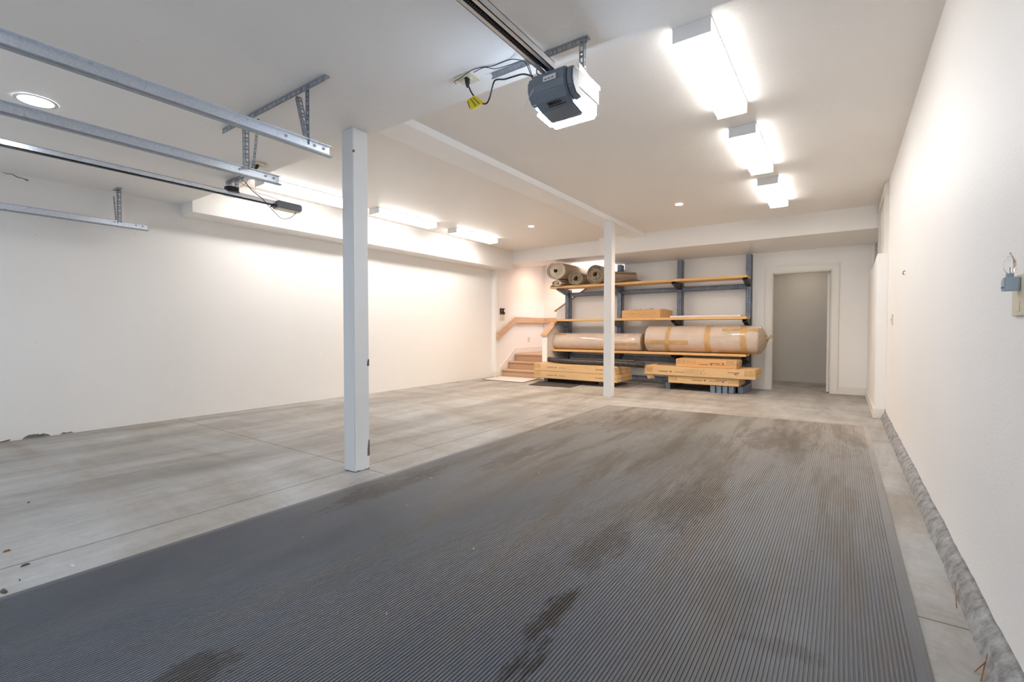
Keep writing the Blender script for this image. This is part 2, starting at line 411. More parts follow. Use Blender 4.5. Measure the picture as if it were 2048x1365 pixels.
# doorway, open door and room behind
dr = MB()
for (a, b_) in ((-1.125, -1.02), (-.157, -.052)): dr.box(a, b_, YB-.02, YB, 0, 2.15)
dr.box(-1.02, -.157, YB-.02, YB, 2.04, 2.15)
dr.box(-1.019, -1.006, YB-.028, YB+.13, 0, 2.038); dr.box(-.171, -.158, YB-.028, YB+.13, 0, 2.038); dr.box(-1.006, -.171, YB-.028, YB+.13, 2.025, 2.038)
door = struct(dr.obj('door_1', m_trim, bevel=.005))
lf = MB().box(-.215, -.178, YB+.135, YB+.95, .012, 2.02).obj('door_leaf', m_trim, door, bevel=.002)
for z in (.30, 1.05, 1.80):
    h = MB(); h.box(-.216, -.172, YB+.1315, YB+.1345, z-.045, z+.045); h.cyl((-.1795, YB+.127, z-.05), .0065, .1, 'z', 8)
    h.obj('hinge', m_white, lf)
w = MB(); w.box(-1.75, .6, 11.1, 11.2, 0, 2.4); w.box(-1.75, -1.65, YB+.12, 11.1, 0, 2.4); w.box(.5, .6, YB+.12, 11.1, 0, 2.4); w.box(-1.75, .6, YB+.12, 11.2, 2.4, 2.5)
struct(w.obj('wall_back_room', m_backroom))

# curb along the foot of the right wall
cb = MB(); N = 320; prof = [(.368, 0), (.376, .022), (.394, .045), (.412, .068), (.43, .085)]
rows = []
for i in range(N+1):
    y = YF + (7.03-YF)*i/N; row = []
    for j, (x, z) in enumerate(prof):
        k = noise.noise((y*3, j*.7, 2)) * .010 + noise.noise((y*14, j*1.9, 5)) * .006
        row.append((x + (k if 0 < j < 4 else k*.6 if j == 0 else 0) + (.012 if j < 2 else 0), y, max(0, z + (k*.9 if j > 0 else 0))))
    row.append((.43, y, 0)); rows.append(row)
vs = [v for r_ in rows for v in r_]; fs = []
for i in range(N):
    for j in range(5): a = i*6+j; fs.append((a, a+1, a+7, a+6))
cb.add(vs, fs)
def curbmat():
    m, nt, b = nm('rough_footing_concrete'); setc(b, (.3, .29, .28), .85)
    v = coord(nt)
    col = ramp(nt, nz(nt, v, 16, 8, .75), [(.32, (.13, .125, .12)), (.5, (.30, .29, .28)), (.68, (.44, .43, .42))])
    nt.links.new(col, b.inputs['Base Color']); bump(nt, b, nz(nt, v, 60, 6, .7), .35, .008); return m
struct(cb.obj('trim_9', curbmat(), smooth=True))

# broken plaster at floor and ceiling of left wall
def shard(name, pts, x, t, parent):
    MB().prism(pts, x, x+t, 'x').obj(name, m_crack, parent)
wl = bpy.data.objects['wall_left']
shard('chip', [(.70, .002), (.76, .010), (.82, .009), (.87, .018), (.88, .012), (.86, .002)], XL, .003, wl)
shard('chip', [(.95, .002), (.97, .022), (1.0, .036), (1.06, .036), (1.075, .026), (1.10, .034), (1.135, .018), (1.15, .003)], XL, .004, wl)
shard('chip', [(1.22, .003), (1.24, .018), (1.27, .010), (1.30, .015), (1.32, .003)], XL, .003, wl)
shard('chip', [(.86, ZF-.006), (.89, ZF-.016), (.93, ZF-.012), (.96, ZF-.030), (1.0, ZF-.032), (1.03, ZF-.046), (1.04, ZF-.034), (1.0, ZF-.026), (.965, ZF-.022), (.93, ZF-.006), (.89, ZF-.010)], XL, .003, wl)

# ------------------------------------------------------------------ posts
p1 = tag(MB().box(-3.045, -2.915, 2.137, 2.267, 0, ZF).obj('support_post', m_post, bevel=.004),
         'white square post in the foreground standing at the corner of the floor joints', 'post', 'white square support posts')
for (y, z, h, dx) in ((2.262, .78, .05, .0), (2.262, .10, .12, 0), (2.147, 2.34, .018, 0)):
    MB().prism([(y-.014, z), (y+.006, z), (y+.006, z+h), (y-.004, z+h), (y-.012, z+h*.5)], -2.9155, -2.9135, 'x').obj('paint_chip', m_rust, p1)
w = MB()
for i in range(9):
    y = 2.139 + i*.0145; w.box(-2.9155, -2.9132, y, y+.011, .001, .004+random.random()*.008)
    x = -3.04 + i*.0135; w.box(x, x+.010, 2.1352, 2.138, .001, .003+random.random()*.006)
w.obj('paint_chip', m_rust, p1)
p2 = tag(MB().box(-3.075, -2.945, 6.87, 7.0, 0, 2.75).obj('support_post', m_post, bevel=.004),
         'white square post farther back, in front of the storage rack', 'post', 'white square support posts')

# ------------------------------------------------------------------ ribbed rubber mat
def matf(y): return y
mb = MB(); pitch = .0125; x0, x1 = -2.668, .238; bw = .034
xs = [(x0, 0.0), (x0, .007), (x0+bw, .007)]
x = x0+bw
while x + pitch < x1-bw:
    xs += [(x+.0005, .0035), (x+.0040, .0035), (x+.0048, .0075), (x+pitch-.0006, .0075)]
    x += pitch
xs += [(x1-bw, .007), (x1, .007), (x1, 0)]
def yfar(x): return 6.105 + (x-x0)/(x1-x0)*.255
vs = []; fs = []
for (x, z) in xs: vs += [(x, YF+.05, z), (x, yfar(x), z)]
for i in range(len(xs)-1): fs.append((2*i, 2*i+1, 2*i+3, 2*i+2))
mb.add(vs, fs)
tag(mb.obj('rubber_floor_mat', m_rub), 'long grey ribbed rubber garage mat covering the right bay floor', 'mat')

# small rugs at the foot of the stairs
w = MB().add([(-6.18, 7.73, .001), (-5.19, 7.74, .001), (-5.30, 8.50, .001), (-6.27, 8.50, .001)] + [(-6.18, 7.73, .012), (-5.19, 7.74, .012), (-5.30, 8.50, .012), (-6.27, 8.50, .012)],
             [(3,2,1,0),(4,5,6,7),(0,1,5,4),(1,2,6,5),(2,3,7,6),(3,0,4,7)])
rg = tag(w.obj('door_rug', m_whmat), 'cream rectangular rug on the floor at the foot of the stairs', 'rug')
w = MB().bar((-6.19, 7.722, .005), (-5.18, 7.732, .005), .018, .009).bar((-5.183, 7.73, .005), (-5.293, 8.50, .005), .018, .009)
w.obj('binding', m_leaf, rg)
w = MB().add([(-4.86, 7.45, .001), (-4.03, 7.57, .001), (-4.09, 8.20, .001), (-5.0, 8.05, .001)] + [(-4.86, 7.45, .010), (-4.03, 7.57, .010), (-4.09, 8.20, .010), (-5.0, 8.05, .010)],
             [(3,2,1,0),(4,5,6,7),(0,1,5,4),(1,2,6,5),(2,3,7,6),(3,0,4,7)])
tag(w.obj('door_rug', m_bkmat), 'dark brown doormat on the floor in front of the stacked cartons', 'rug')

# ------------------------------------------------------------------ stairs
st = thing('staircase', (-5.76, 8.53, 0), 'tan carpeted stairs climbing to a landing in the back left corner', 'stairs')
for k in range(3):
    yk = 8.53 + k*.268; zt = .165*(k+1)
    ye = 8.53 + (k+1)*.268 if k < 2 else 10.36
    w = MB().prism([(yk, zt-.165), (yk, zt-.045), (yk-.022, zt-.04), (yk-.032, zt-.022), (yk-.024, zt-.004), (yk-.008, zt), (ye+.02, zt), (ye+.02, zt-.165)], -6.285, -5.225, 'x')
    if k: w.v = [(x, max(y, 8.53+k*.268-.04), z) for x, y, z in w.v]
    w.obj('step', m_carpet, st, bevel=.003)
uf = MB()
for k in range(6):
    uf.box(-5.2+k*.27, -5.2+k*.27+.27, 9.48, 10.36, .495+k*.165, .66+k*.165)
struct(uf.obj('floor_upper_flight', m_carpet))
w = MB().prism([(8.46, 0), (8.46, .20), (9.02, .60), (9.06, .63), (10.36, .63), (10.36, .5), (9.05, .5), (9.05, .45), (8.53, .02)], -6.30, -6.286, 'x')
w.box(-6.286, -5.22, 10.35, 10.365, .495, .63)
w.obj('skirt_board', m_trim, st)
# handrail
hr = thing('handrail', (-6.25, 8.6, 1.0), 'light wood board handrail fixed along the stair wall', 'handrail')
w = MB().prism([(8.30, .87), (8.32, .99), (9.00, 1.355), (10.34, 1.355), (10.34, 1.225), (9.03, 1.215), (8.36, .85)], -6.27, -6.235, 'x')
w.box(-6.235, -5.2, 10.32, 10.355, 1.225, 1.355)
w.obj('rail_board', m_rail, hr, bevel=.004)
for q in ((-6.298, -6.27, 8.50, 8.56, 1.0, 1.05), (-6.298, -6.27, 9.3, 9.36, 1.25, 1.31), (-6.298, -6.27, 10.1, 10.16, 1.25, 1.31), (-5.9, -5.84, 10.355, 10.37, 1.25, 1.31)): MB().box(*q).obj('mounting_block', m_rail, hr)
# door controls and switch on the stair wall
for (y, lab, mm) in ((8.505, 'small dark wall control with red face beside the stair opening', m_red), (8.605, 'small dark wall control with pale face, right of the red one', m_white)):
    t = thing('wall_control', (-6.30, y, 1.48), lab, 'door control', 'garage door wall controls')
    MB().box(-6.30, -6.275, y-.035, y+.035, 1.405, 1.54).obj('case', m_black, t, bevel=.004)
    MB().box(-6.275, -6.271, y-.012, y+.026, 1.46, 1.515).obj('button', mm, t)
def plate(loc, wy, hz, axis, name, lab, cat, n=1, sw=True):
    x, y, z = loc; t = thing(name, loc, lab, cat)
    if axis == 'x': MB().box(x, x+.007, y-wy/2, y+wy/2, z-hz/2, z+hz/2).obj('cover_plate', m_ivory, t, bevel=.002)
    else: MB().box(x-wy/2, x+wy/2, y-.007, y, z-hz/2, z+hz/2).obj('cover_plate', m_ivory, t, bevel=.002)
    for i in range(n):
        o = (i-(n-1)/2)*.045
        if axis == 'x': MB().box(x+.007, x+.014, y+o-.006, y+o+.006, z-.014, z+.014).obj('toggle' if sw else 'socket', m_ivory, t)
        else: MB().box(x+o-.012, x+o+.012, y-.010, y-.007, z-.03, z+.03).obj('toggle' if sw else 'socket', m_ivory, t)
    return t
plate((-6.30, 8.555, 1.325), .17, .125, 'x', 'light_switch', 'ivory three-gang light switch below the two dark wall controls', 'light switch', 3)
plate((-6.30, 9.66, .82), .075, .12, 'x', 'wall_outlet', 'ivory outlet plate on the stair wall above the landing', 'outlet', 1, False)

# ------------------------------------------------------------------ cantilever rack
rk = thing('storage_rack', (-3.2, 9.2, 0), 'blue-grey steel storage rack with three long pine shelves against the back wall', 'storage rack')
UX = (-4.955, -3.745, -2.54, -1.355)
for i, x in enumerate(UX):
    uh = 1.93 if i == 0 else 2.38
    w = MB(); w.box(x-.042, x+.042, 9.13, 9.138, .0, uh); w.box(x-.042, x+.042, 9.272, 9.28, 0, uh); w.box(x-.012, x+.012, 9.138, 9.272, 0, uh)
    w.box(x-.042, x-.036, 9.13, 9.16, 0, uh); w.box(x+.036, x+.042, 9.13, 9.28, 0, uh)
    u = w.obj('upright', m_blue, rk)
    w = MB()
    for k in range(36 if i == 0 else 44): w.box(x+.0421, x+.0428, 9.17, 9.185, .1+k*.05, .125+k*.05); w.box(x-.004, x+.004, 9.129, 9.1305, .1+k*.05, .125+k*.05)
    w.obj('slots', m_black, u)
    hh = .091 if i < 2 else .125; yf = 8.25 if i < 2 else 8.44
    w = MB(); w.box(x-.045, x+.045, yf, yf+.007, 0, hh); w.box(x-.045, x-.039, yf, 9.29, 0, hh); w.box(x+.039, x+.045, yf, 9.29, 0, hh); w.box(x-.045, x+.045, yf, 9.13, hh-.006, hh)
    w.obj('base_foot', m_blue, rk, bevel=.001)
    for z in (1.935, 1.235, .595):
        w = MB().prism([(8.735, z), (9.13, z), (9.13, z-.12), (9.08, z-.12), (8.735, z-.035)], x-.036, x-.030, 'x')
        w.prism([(8.735, z), (9.13, z), (9.13, z-.12), (9.08, z-.12), (8.735, z-.035)], x+.030, x+.036, 'x')
        w.prism([(8.735, z-.035), (9.08, z-.12), (9.08, z-.115), (8.735, z-.030)], x-.036, x+.036, 'x')
        w.box(x-.036, x+.036, 8.735, 9.13, z-.005, z)
        w.obj('shelf_arm', m_black if i > 1 else m_blue, rk)
    w = MB().box(x-.03, x+.03, 8.733, 8.7345, .57, .594)
for k in range(3):
    for z, mm in ((1.78, m_blue), (.44, m_blue), (.05, m_blue)):
        w = MB(); w.box(UX[k]+.045, UX[k+1]-.045, 9.17, 9.178, z, z+.085); w.box(UX[k]+.045, UX[k+1]-.045, 9.17, 9.20, z, z+.006); w.box(UX[k]+.045, UX[k+1]-.045, 9.17, 9.20, z+.079, z+.085)
        w.obj('cross_brace', mm, rk)
for z0 in (1.937, 1.237, .597):
    MB().box(-5.145, -1.325, 8.72, 9.125, z0, z0+.044).obj('shelf_board', m_pine, rk, bevel=.003)
S1, S2, S3 = 1.981, 1.281, .641   # shelf tops

# ------------------------------------------------------------------ carpet rolls on the top shelf
def carpet_roll(name, c0, L, R, r_in, turns, lab, sx=1.0, sz=1.0, ang=0.0, thick=.011, gap=.3, mats=(None, None), rag=0, group='carpet rolls on the top shelf', flap=None, ph=0.0):
    """spiral sheet rolled round an axis along +Y, front end at c0 (c0.z = underside)"""
    t = thing(name, c0, lab, 'carpet roll', group)
    n = int(turns*28); outer = []; inner = []
    for i in range(n+1):
        a = ph + 2*PI*turns*i/n; r = R - (R-r_in)*i/n
        wob = 1 + .035*noise.noise((a*.35, R*9, 1))
        t_ = (R-r_in)/turns*(1-(gap*1.5 if i/n < .3 else gap*.35))
        outer.append((r*wob*math.cos(a)*sx, r*wob*math.sin(a)*sz)); inner.append(((r*wob-t_)*math.cos(a)*sx, (r*wob-t_)*math.sin(a)*sz))
    zmin = min(p[1] for p in outer)
    w = MB(); vs = []; fs = []; ys = [0, .03, L*.5, L]
    for j, y in enumerate(ys):
        for i in range(n+1):
            rr = (random.random()-.5)*rag if j == 0 else 0
            tele = .02*math.sin(i/n*5+R*30) if j == 0 else 0
            for p in (outer[i], inner[i]): vs.append((p[0], y+rr+tele, p[1]-zmin))
    S = (n+1)*2
    for j in range(3):
        for i in range(n):
            a = j*S+2*i
            fs += [(a, a+2, a+2+S, a+S), (a+1, a+1+S, a+3+S, a+3)]
        fs += [(j*S, j*S+S, j*S+S+1, j*S+1), (j*S+2*n, j*S+2*n+1, j*S+S+2*n+1, j*S+S+2*n)]
    w.add(vs, fs)
    sheet = w.obj('carpet_sheet', mats[0], t)
    e = MB(); vs = []; fs = []
    for i in range(n+1):
        for p in (outer[i], inner[i]): vs.append((p[0], ys[0]+vs_y(w, i, p), p[1]-zmin))
    for i in range(n): a = 2*i; fs.append((a, a+1, a+3, a+2))
    vs2 = [w.v[k] for k in range(S)]
    e.add([(x, y-.001, z) for x, y, z in vs2], fs)
    edge = e.obj('layer_edge', mats[1], t)
    for o in (sheet, edge):
        o.matrix_parent_inverse = Matrix.Identity(4)
        smooth_by_angle(o, .9)
    if flap:
        f = MB().add(flap[0], flap[1]).obj('loose_flap', mats[0], t); f.matrix_parent_inverse = Matrix.Identity(4)
    t.rotation_euler = (0, 0, ang)
    return t
def vs_y(w, i, p): return 0
# flat folded roll underneath, big roll on top of it
carpet_roll('carpet_roll', (-4.93, 8.66, S1), .75, .135, .04, 2.5, 'flattened roll of tan carpet lying under the biggest roll', 1.12, .48, -.10, gap=.25, mats=(m_pad, m_padedge),
            flap=([(-.06, .0, .06), (-.10, .02, .05), (-.22, .05, .005), (-.20, .30, .005), (-.06, .3, .05), (-.06, .0, .064), (-.10, .02, .054), (-.22, .05, .009), (-.20, .30, .009), (-.06, .3, .054)],
                  [(0,1,2,3,4),(9,8,7,6,5),(0,5,6,1),(1,6,7,2),(2,7,8,3),(3,8,9,4),(4,9,5,0)]), ph=1.0)
carpet_roll('carpet_roll', (-4.935, 8.62, S1+.133), .95, .187, .050, 7.0, 'biggest roll of tan carpet, leftmost at the top of the rack', 1.3, 1.0, -.08, gap=.16, mats=(m_pad, m_padedge), ph=2.0)
carpet_roll('carpet_roll', (-4.495, 8.66, S1), .66, .165, .070, 5.0, 'small ragged carpet roll with a wide dark core, second along the top shelf', 1.0, .82, .04, gap=.25, mats=(m_padrag, m_padrag), rag=.03, ph=.6)
carpet_roll('carpet_roll', (-4.06, 8.66, S1), .66, .196, .055, 8.0, 'ragged olive-tan carpet roll directly left of the post on the top shelf', 1.0, .98, .03, gap=.25, mats=(m_padrag, m_padrag), rag=.035, ph=.2)
carpet_roll('carpet_roll', (-3.72, 8.72, S1), .50, .125, .085, 2.0, 'low tan carpet roll with loose flap, rightmost on the top shelf', 1.0, .95, -.62, gap=.35, mats=(m_pad, m_padedge),
            flap=([(.02, 0, .0), (.22, -.02, .035), (.24, .25, .075), (.26, .6, .01), (.04, .6, .0), (.02, 0, .004), (.22, -.02, .039), (.24, .25, .079), (.26, .6, .014), (.04, .6, .004)],
                  [(0,1,2,3,4),(9,8,7,6,5),(0,5,6,1),(1,6,7,2),(2,7,8,3),(3,8,9,4),(4,9,5,0)]), ph=.8)

# ------------------------------------------------------------------ big wrapped rolls on the lower shelf
def wrapped_roll(x0, x1, yc, R, lab, lump, tapes, seam):
    t = thing('wrapped_carpet_roll', ((x0+x1)/2, yc, S3), lab, 'carpet roll', 'plastic-wrapped rolls on the lowest shelf')
    n = 48; seg = 64; zc = S3+R+.001
    def rad(u, k):
        x = x0+(x1-x0)*u; a = 2*PI*k/n
        e = min(1, min(u, 1-u)/.02)
        r = R*(.90+.10*math.sqrt(e))*(1+.010*noise.noise((x*5, math.cos(a)*2, math.sin(a)*2+lump)))
        return x, a, r
    vs = []; fs = []
    for i in range(seg+1):
        u = i/seg
        for k in range(n):
            x, a, r = rad(u, k)
            z = max(-R, r*math.sin(a)) if u < .93 or not lump else r*math.sin(a)
            vs.append((x, yc+r*math.cos(a), zc+z))
    for i in range(seg):
        for k in range(n): a = i*n+k; b_ = i*n+(k+1) % n; fs.append((a, b_, b_+n, a+n))
    fs += [tuple(range(n)), tuple(range(seg*n+n-1, seg*n-1, -1))]
    w = MB().add(vs, fs); body = w.obj('wrapped_body', m_film, t); smooth_by_angle(body, .8)
    # bunched film ends
    for side, xe, L in ((-1, x0, .03 if lump else .02), (1, x1, .11 if lump else .05)):
        vs = []; fs = []; m = 7
        for i in range(m+1):
            u = i/m
            for k in range(n):
                a = 2*PI*k/n; r = R*(.965-.0*u)*(1-u**1.4*.93)*(1+.10*u*math.sin(k*2.1)+.06*noise.noise((k*.9, i, side+3)))
                r = min(r, R)
                vs.append((xe+side*(L*u*(1+.3*noise.noise((k*.5, i*.6, 9)))), yc+r*math.cos(a), zc+r*math.sin(a)))
        for i in range(m):
            for k in range(n): a = i*n+k; b_ = i*n+(k+1) % n; fs.append((a, b_, b_+n, a+n))
        fs.append(tuple(range(m*n, m*n+n)))
        MB().add(vs, fs).obj('gathered_end', m_film2, t)
    if lump:
        MB().tube([(x1+.09, yc-.02, zc+.02), (x1+.14, yc-.05, zc+.04), (x1+.17, yc-.03, zc+.07)], [.035, .02, .03], 8).obj('film_twist', m_film2, t)
    for (xt, wd, lean) in tapes:
        vs = []; fs = []
        for k in range(n+1):
            a = 2*PI*k/n; r = R*1.013
            xx = xt+lean*math.sin(a)
            vs += [(xx-wd/2, yc+r*math.cos(a), max(zc+r*math.sin(a), S3+.0015)), (xx+wd/2, yc+r*math.cos(a), max(zc+r*math.sin(a), S3+.0015))]
        for k in range(n): fs.append((2*k, 2*k+1, 2*k+3, 2*k+2))
        MB().add(vs, fs).obj('tape_band', m_tape, t, smooth=True)
    for (xa, xb, a0, a1) in seam:
        vs = []; fs = []; q = 5
        for j in range(q+1):
            a = a0+(a1-a0)*j/q; r = R*1.016
            vs += [(xa, yc+r*math.cos(a), zc+r*math.sin(a)), (xb, yc+r*math.cos(a), zc+r*math.sin(a))]
        for j in range(q): fs.append((2*j, 2*j+1, 2*j+3, 2*j+2))
        MB().add(vs, fs).obj('tape_strip', m_tape, t, smooth=True)
    return t
wrapped_roll(-5.13, -3.16, 8.905, .172, 'slimmer plastic-wrapped carpet roll on the lowest shelf behind the post', 0,
             [], [(-3.75, -3.2, PI*1.02, PI*1.12), (-5.12, -4.8, PI*.62, PI*.72)])
wrapped_roll(-3.05, -1.13, 8.875, .243, 'thick plastic-wrapped carpet roll hanging past the right end of the lowest shelf', 3,
             [(-2.62, .075, .02), (-1.93, .09, .0), (-1.36, .09, -.01)], [(-3.04, -2.25, PI*1.03, PI*1.13), (-1.75, -1.14, PI*1.30, PI*1.42), (-1.7, -1.14, PI*.72, PI*.80)])

# ------------------------------------------------------------------ cartons
def marks(parent, x, y, z, s, kind=0):
    """rows of printed marks, too small in the photo to read"""
    w = MB(); rnd = random.Random(int(x*100)+kind)
    def word(xx, L, h):
        a = xx
        while a < xx+L:
            cw = .010*s+rnd.random()*.006; w.box(a, a+cw*.75, y-.0012, y-.0004, z+rnd.random()*.003, z+h*(.75+.25*rnd.random())); a += cw
        return a
    if kind == 0:
        a = word(x, .15*s, .016*s)+.02; w.prism([(a, z+.022*s), (a+.04*s, z+.016*s), (a+.028*s, z-.004*s), (a+.012*s, z+.004)], y-.0012, y-.0004, 'y')
        word(a+.085*s, .15*s, .011*s)
    else:
        word(x, .16*s, .014*s); w.prism([(x+.08*s, z-.008), (x+.13*s, z-.008), (x+.11*s, z-.028*s)], y-.0012, y-.0004, 'y')
    w.obj('printed_marks', m_ink, parent)
GL_ = {'S': [[(.6, .9), (.3, 1), (.05, .8), (.15, .58), (.5, .42), (.6, .2), (.35, 0), (.0, .12)]], 'C': [[(.6, .88), (.3, 1), (.03, .6), (.1, .15), (.4, 0), (.62, .14)]],
       'R': [[(.05, 0), (.08, 1)], [(.0, .95), (.45, .95), (.5, .7), (.1, .5), (.55, 0)]], 'E': [[(.55, .97), (.08, .95), (.05, .03), (.58, 0)], [(.06, .5), (.42, .52)]],
       'N': [[(.05, 0), (.1, 1), (.5, .03), (.56, 1)]]}
def writing(parent, text, x, y, z, h, mat):
    w = MB(); rnd = random.Random(len(text)); cx = x
    for ch in text:
        jz = (rnd.random()-.5)*.22*h; sc = h*(.85+.3*rnd.random())
        for st_ in GL_[ch]:
            pp = [Vector((cx+p[0]*sc*.8+p[1]*sc*.12, y-.0012, z+jz+p[1]*sc)) for p in st_]
            for p, q in zip(pp, pp[1:]): w.bar(p, q, .0012, h*.05, (0, 1, 0)) if False else w.bar(p, q, h*.035, .0012, (0, 1, 0))
        cx += sc*.62
    return w.obj('handwriting', mat, parent)
def carton(x0, x1, y0, y1, z0, z1, lab, mat=None, group=None, ends=True):
    t = thing('carton', ((x0+x1)/2, (y0+y1)/2, z0), lab, 'cardboard box', group)
    MB().box(x0, x1, y0, y1, z0, z1).obj('box_body', mat or m_kraft, t, bevel=.006)
    if ends:
        for (a, b_) in ((x0+.004, x0+.15), (x1-.16, x1-.004)):
            MB().box(a, b_, y0-.0015, y0-.0003, z0+.012+(z1-z0)*.25, z1-.008).obj('end_tape', m_tape, t)
    MB().box(x1+.0003, x1+.0015, y0+.02, y1-.02, (z0+z1)/2-.002, (z0+z1)/2+.002).obj('end_seam', m_ink, t)
    return t
G1 = 'long cartons stacked left on the floor rack'
b1 = carton(-5.085, -3.32, 8.0, 8.75, .092, .2365, 'long flat carton at the bottom of the left stack', None, G1)
b2 = carton(-5.09, -3.345, 8.0, 8.75, .238, .383, 'long flat carton on top of the left stack, under the black hose', None, G1)
for t, z in ((b1, .150), (b2, .305)):
    marks(t, -4.78, 8.0, z, 1.0, 0); marks(t, -3.74, 8.0, z, 1.0, 0)
G2 = 'cartons stacked right on the floor rack'
c1 = carton(-2.50, -1.365, 8.33, 8.95, .126, .255, 'short carton at the bottom of the right stack, on the blue feet', None, G2)
marks(c1, -2.10, 8.33, .185, 1.1, 0); marks(c1, -1.72, 8.33, .205, 1.1, 1)
c2 = carton(-2.92, -1.12, 8.30, 9.0, .256, .410, 'longest carton of the right stack, marked SCREENS in handwriting', None, G2)
marks(c2, -2.66, 8.30, .315, 1.1, 0); marks(c2, -1.53, 8.30, .345, 1.1, 1)
writing(c2, 'SCREENS', -2.20, 8.30, .30, .080, m_marker)
w = MB().box(-1.385, -1.379, 8.2985, 8.2995, .30, .37); w.obj('printed_marks', m_ink, c2)
MB().add([(-2.90, 8.33, .254), (-2.78, 8.33, .254), (-2.74, 8.36, .19), (-2.85, 8.31, .175), (-2.90, 8.334, .254), (-2.78, 8.334, .254), (-2.74, 8.364, .19), (-2.85, 8.314, .175)],
         [(0,1,2,3),(7,6,5,4),(0,4,5,1),(1,5,6,2),(2,6,7,3),(3,7,4,0)]).obj('torn_flap', m_kraft2, c2)
c3 = carton(-2.39, -1.41, 8.40, 8.85, .411, .548, 'orange-brown carton topmost of the right stack, scrawled with a marker', m_kraft2, G2)
marks(c3, -2.0, 8.40, .455, 1.0, 0); marks(c3, -1.83, 8.40, .475, 1.1, 0)
writing(c3, 'SCREEN', -2.27, 8.40, .475, .055, m_marker)
# crushed open end of the top carton
w = MB(); rnd = random.Random(3)
for k in range(9):
    z = .42+k*.0135; w.box(-1.409, -1.385-rnd.random()*.012+.01, 8.405+rnd.random()*.02, 8.55+rnd.random()*.2, z, z+.008)
w.obj('crushed_end', m_kraft, c3)
tag(MB().prism([(-2.80, .412), (-2.76, .442), (-2.5, .436), (-2.42, .432), (-2.42, .412)], 8.62, 8.9, 'y').obj('cardboard_offcut', m_rust),
    'dark brown folded cardboard offcut lying left of the topmost right carton', 'cardboard')
# loose blue steel arms under the right stack
for k in range(4):
    x = -1.80+k*.095
    w = MB(); w.box(x, x+.08, 8.34, 8.345, .0, .124); w.box(x, x+.006, 8.33, 8.8, 0, .124); w.box(x+.074, x+.08, 8.34, 8.8, 0, .124); w.box(x, x+.08, 8.34, 8.8, .118, .124)
    tag(w.obj('steel_arm', m_blue), 'spare blue steel rack arm standing on the floor under the right carton stack', 'rack arm', 'spare blue rack arms under the cartons')
# dry debris under rack
w = MB(); rnd = random.Random(5)
for k in range(60):
    x = -2.25+rnd.random()*.38; y = 8.46+rnd.random()*.35; a = rnd.random()*PI; L = .02+rnd.random()*.07; z = .004+rnd.random()*.03
    w.tube([(x, y, z), (x+L*math.cos(a)*.5, y+L*math.sin(a)*.5, z+.02*rnd.random()), (x+L*math.cos(a), y+L*math.sin(a), .003+rnd.random()*.02)], .0015, 4)
o = tag(w.obj('straw_debris', m_leaf), 'tangle of dry straw on the floor beneath the right cartons', 'straw'); o['kind'] = 'stuff'

# corrugated hose and dark pipes on the left cartons
pts = [(-4.98, 8.38, .437), (-4.72, 8.37, .420), (-4.4, 8.36, .414), (-3.9, 8.37, .414), (-3.5, 8.39, .414), (-3.15, 8.40, .405), (-2.95, 8.40, .398)]
def cr(P, t):
    n = len(P)-1; f = t*n; i = min(int(f), n-1); u = f-i
    g = [Vector(P[max(0, min(n, i+d))]) for d in (-1, 0, 1, 2)]
    return .5*((2*g[1]) + (g[2]-g[0])*u + (2*g[0]-5*g[1]+4*g[2]-g[3])*u*u + (3*g[1]-g[0]-3*g[2]+g[3])*u**3)
N = 360; pts = [(a*.97, b_*.97, c_+.0225) for a, b_, c_ in pts]; P_ = [cr(pts, i/N) for i in range(N+1)]
hs = MB().tube(P_, [.051 if (i//2) % 2 else .045 for i in range(N+1)], 16)
tag(hs.obj('drain_hose', m_hose), 'black corrugated drain hose lying on top of the left cartons', 'hose')
for k, (y, z, xa, xb, r) in enumerate(((8.37, .4115, -4.60, -3.35, .028), (8.46, .4165, -4.58, -3.45, .033), (8.415, .469, -4.48, -3.15, .026))):
    tag(MB().tube([(xa, y, z), ((xa+xb)/2, y+.02, z+.0), (xb, y+.02, z)], r, 12).obj('plastic_pipe', m_blkplast, smooth=False),
        'straight black plastic pipe lying behind the corrugated hose', 'pipe', 'black pipes behind the hose')
# middle shelf: shallow carton with crumpled film, white panel
s1 = thing('carton', (-3.15, 8.95, S2), 'shallow scribbled carton with crumpled clear plastic on top, on the middle shelf', 'cardboard box')
MB().add([(-3.54, 8.76, S2+.0005), (-2.79, 8.76, S2+.0005), (-2.66, 9.115, S2+.0005), (-3.46, 9.115, S2+.0005), (-3.54, 8.76, S2+.150), (-2.79, 8.76, S2+.165), (-2.66, 9.115, S2+.14), (-3.46, 9.115, S2+.14)],
         [(3,2,1,0),(4,5,6,7),(0,1,5,4),(1,2,6,5),(2,3,7,6),(3,0,4,7)]).obj('box_body', m_kraft2, s1, bevel=.004)
w = MB(); rnd = random.Random(9)
for r_, zz in ((0, .100), (1, .060)):
    a = -3.50+r_*.03; p = Vector((a, 8.7592, S2+zz))
    while a < -2.86:
        a += .008+rnd.random()*.012
        q = Vector((a, 8.7592, S2+zz+(rnd.random()-.5)*.034))
        if rnd.random() > .16: w.bar(p, q, .0035, .001, (0, 1, 0))
        p = q
w.obj('handwriting', m_marker, s1)
w = MB(); vs = []; fs = []; nx, ny = 22, 8
for i in range(nx+1):
    for j in range(ny+1):
        x = -3.50+.80*i/nx; y = 8.79+.30*j/ny
        vs.append((x, y, S2+.152+.045*abs(noise.noise((x*9, y*9, 3)))*(1-abs(2*i/nx-1)**4)+.01*random.random()))
for i in range(nx):
    for j in range(ny): a = i*(ny+1)+j; fs.append((a, a+ny+1, a+ny+2, a+1))
m_clear, nt_, b_ = nm('crumpled_clear_film'); setc(b_, (.85, .85, .85), .15); b_.inputs['Alpha'].default_value = .45
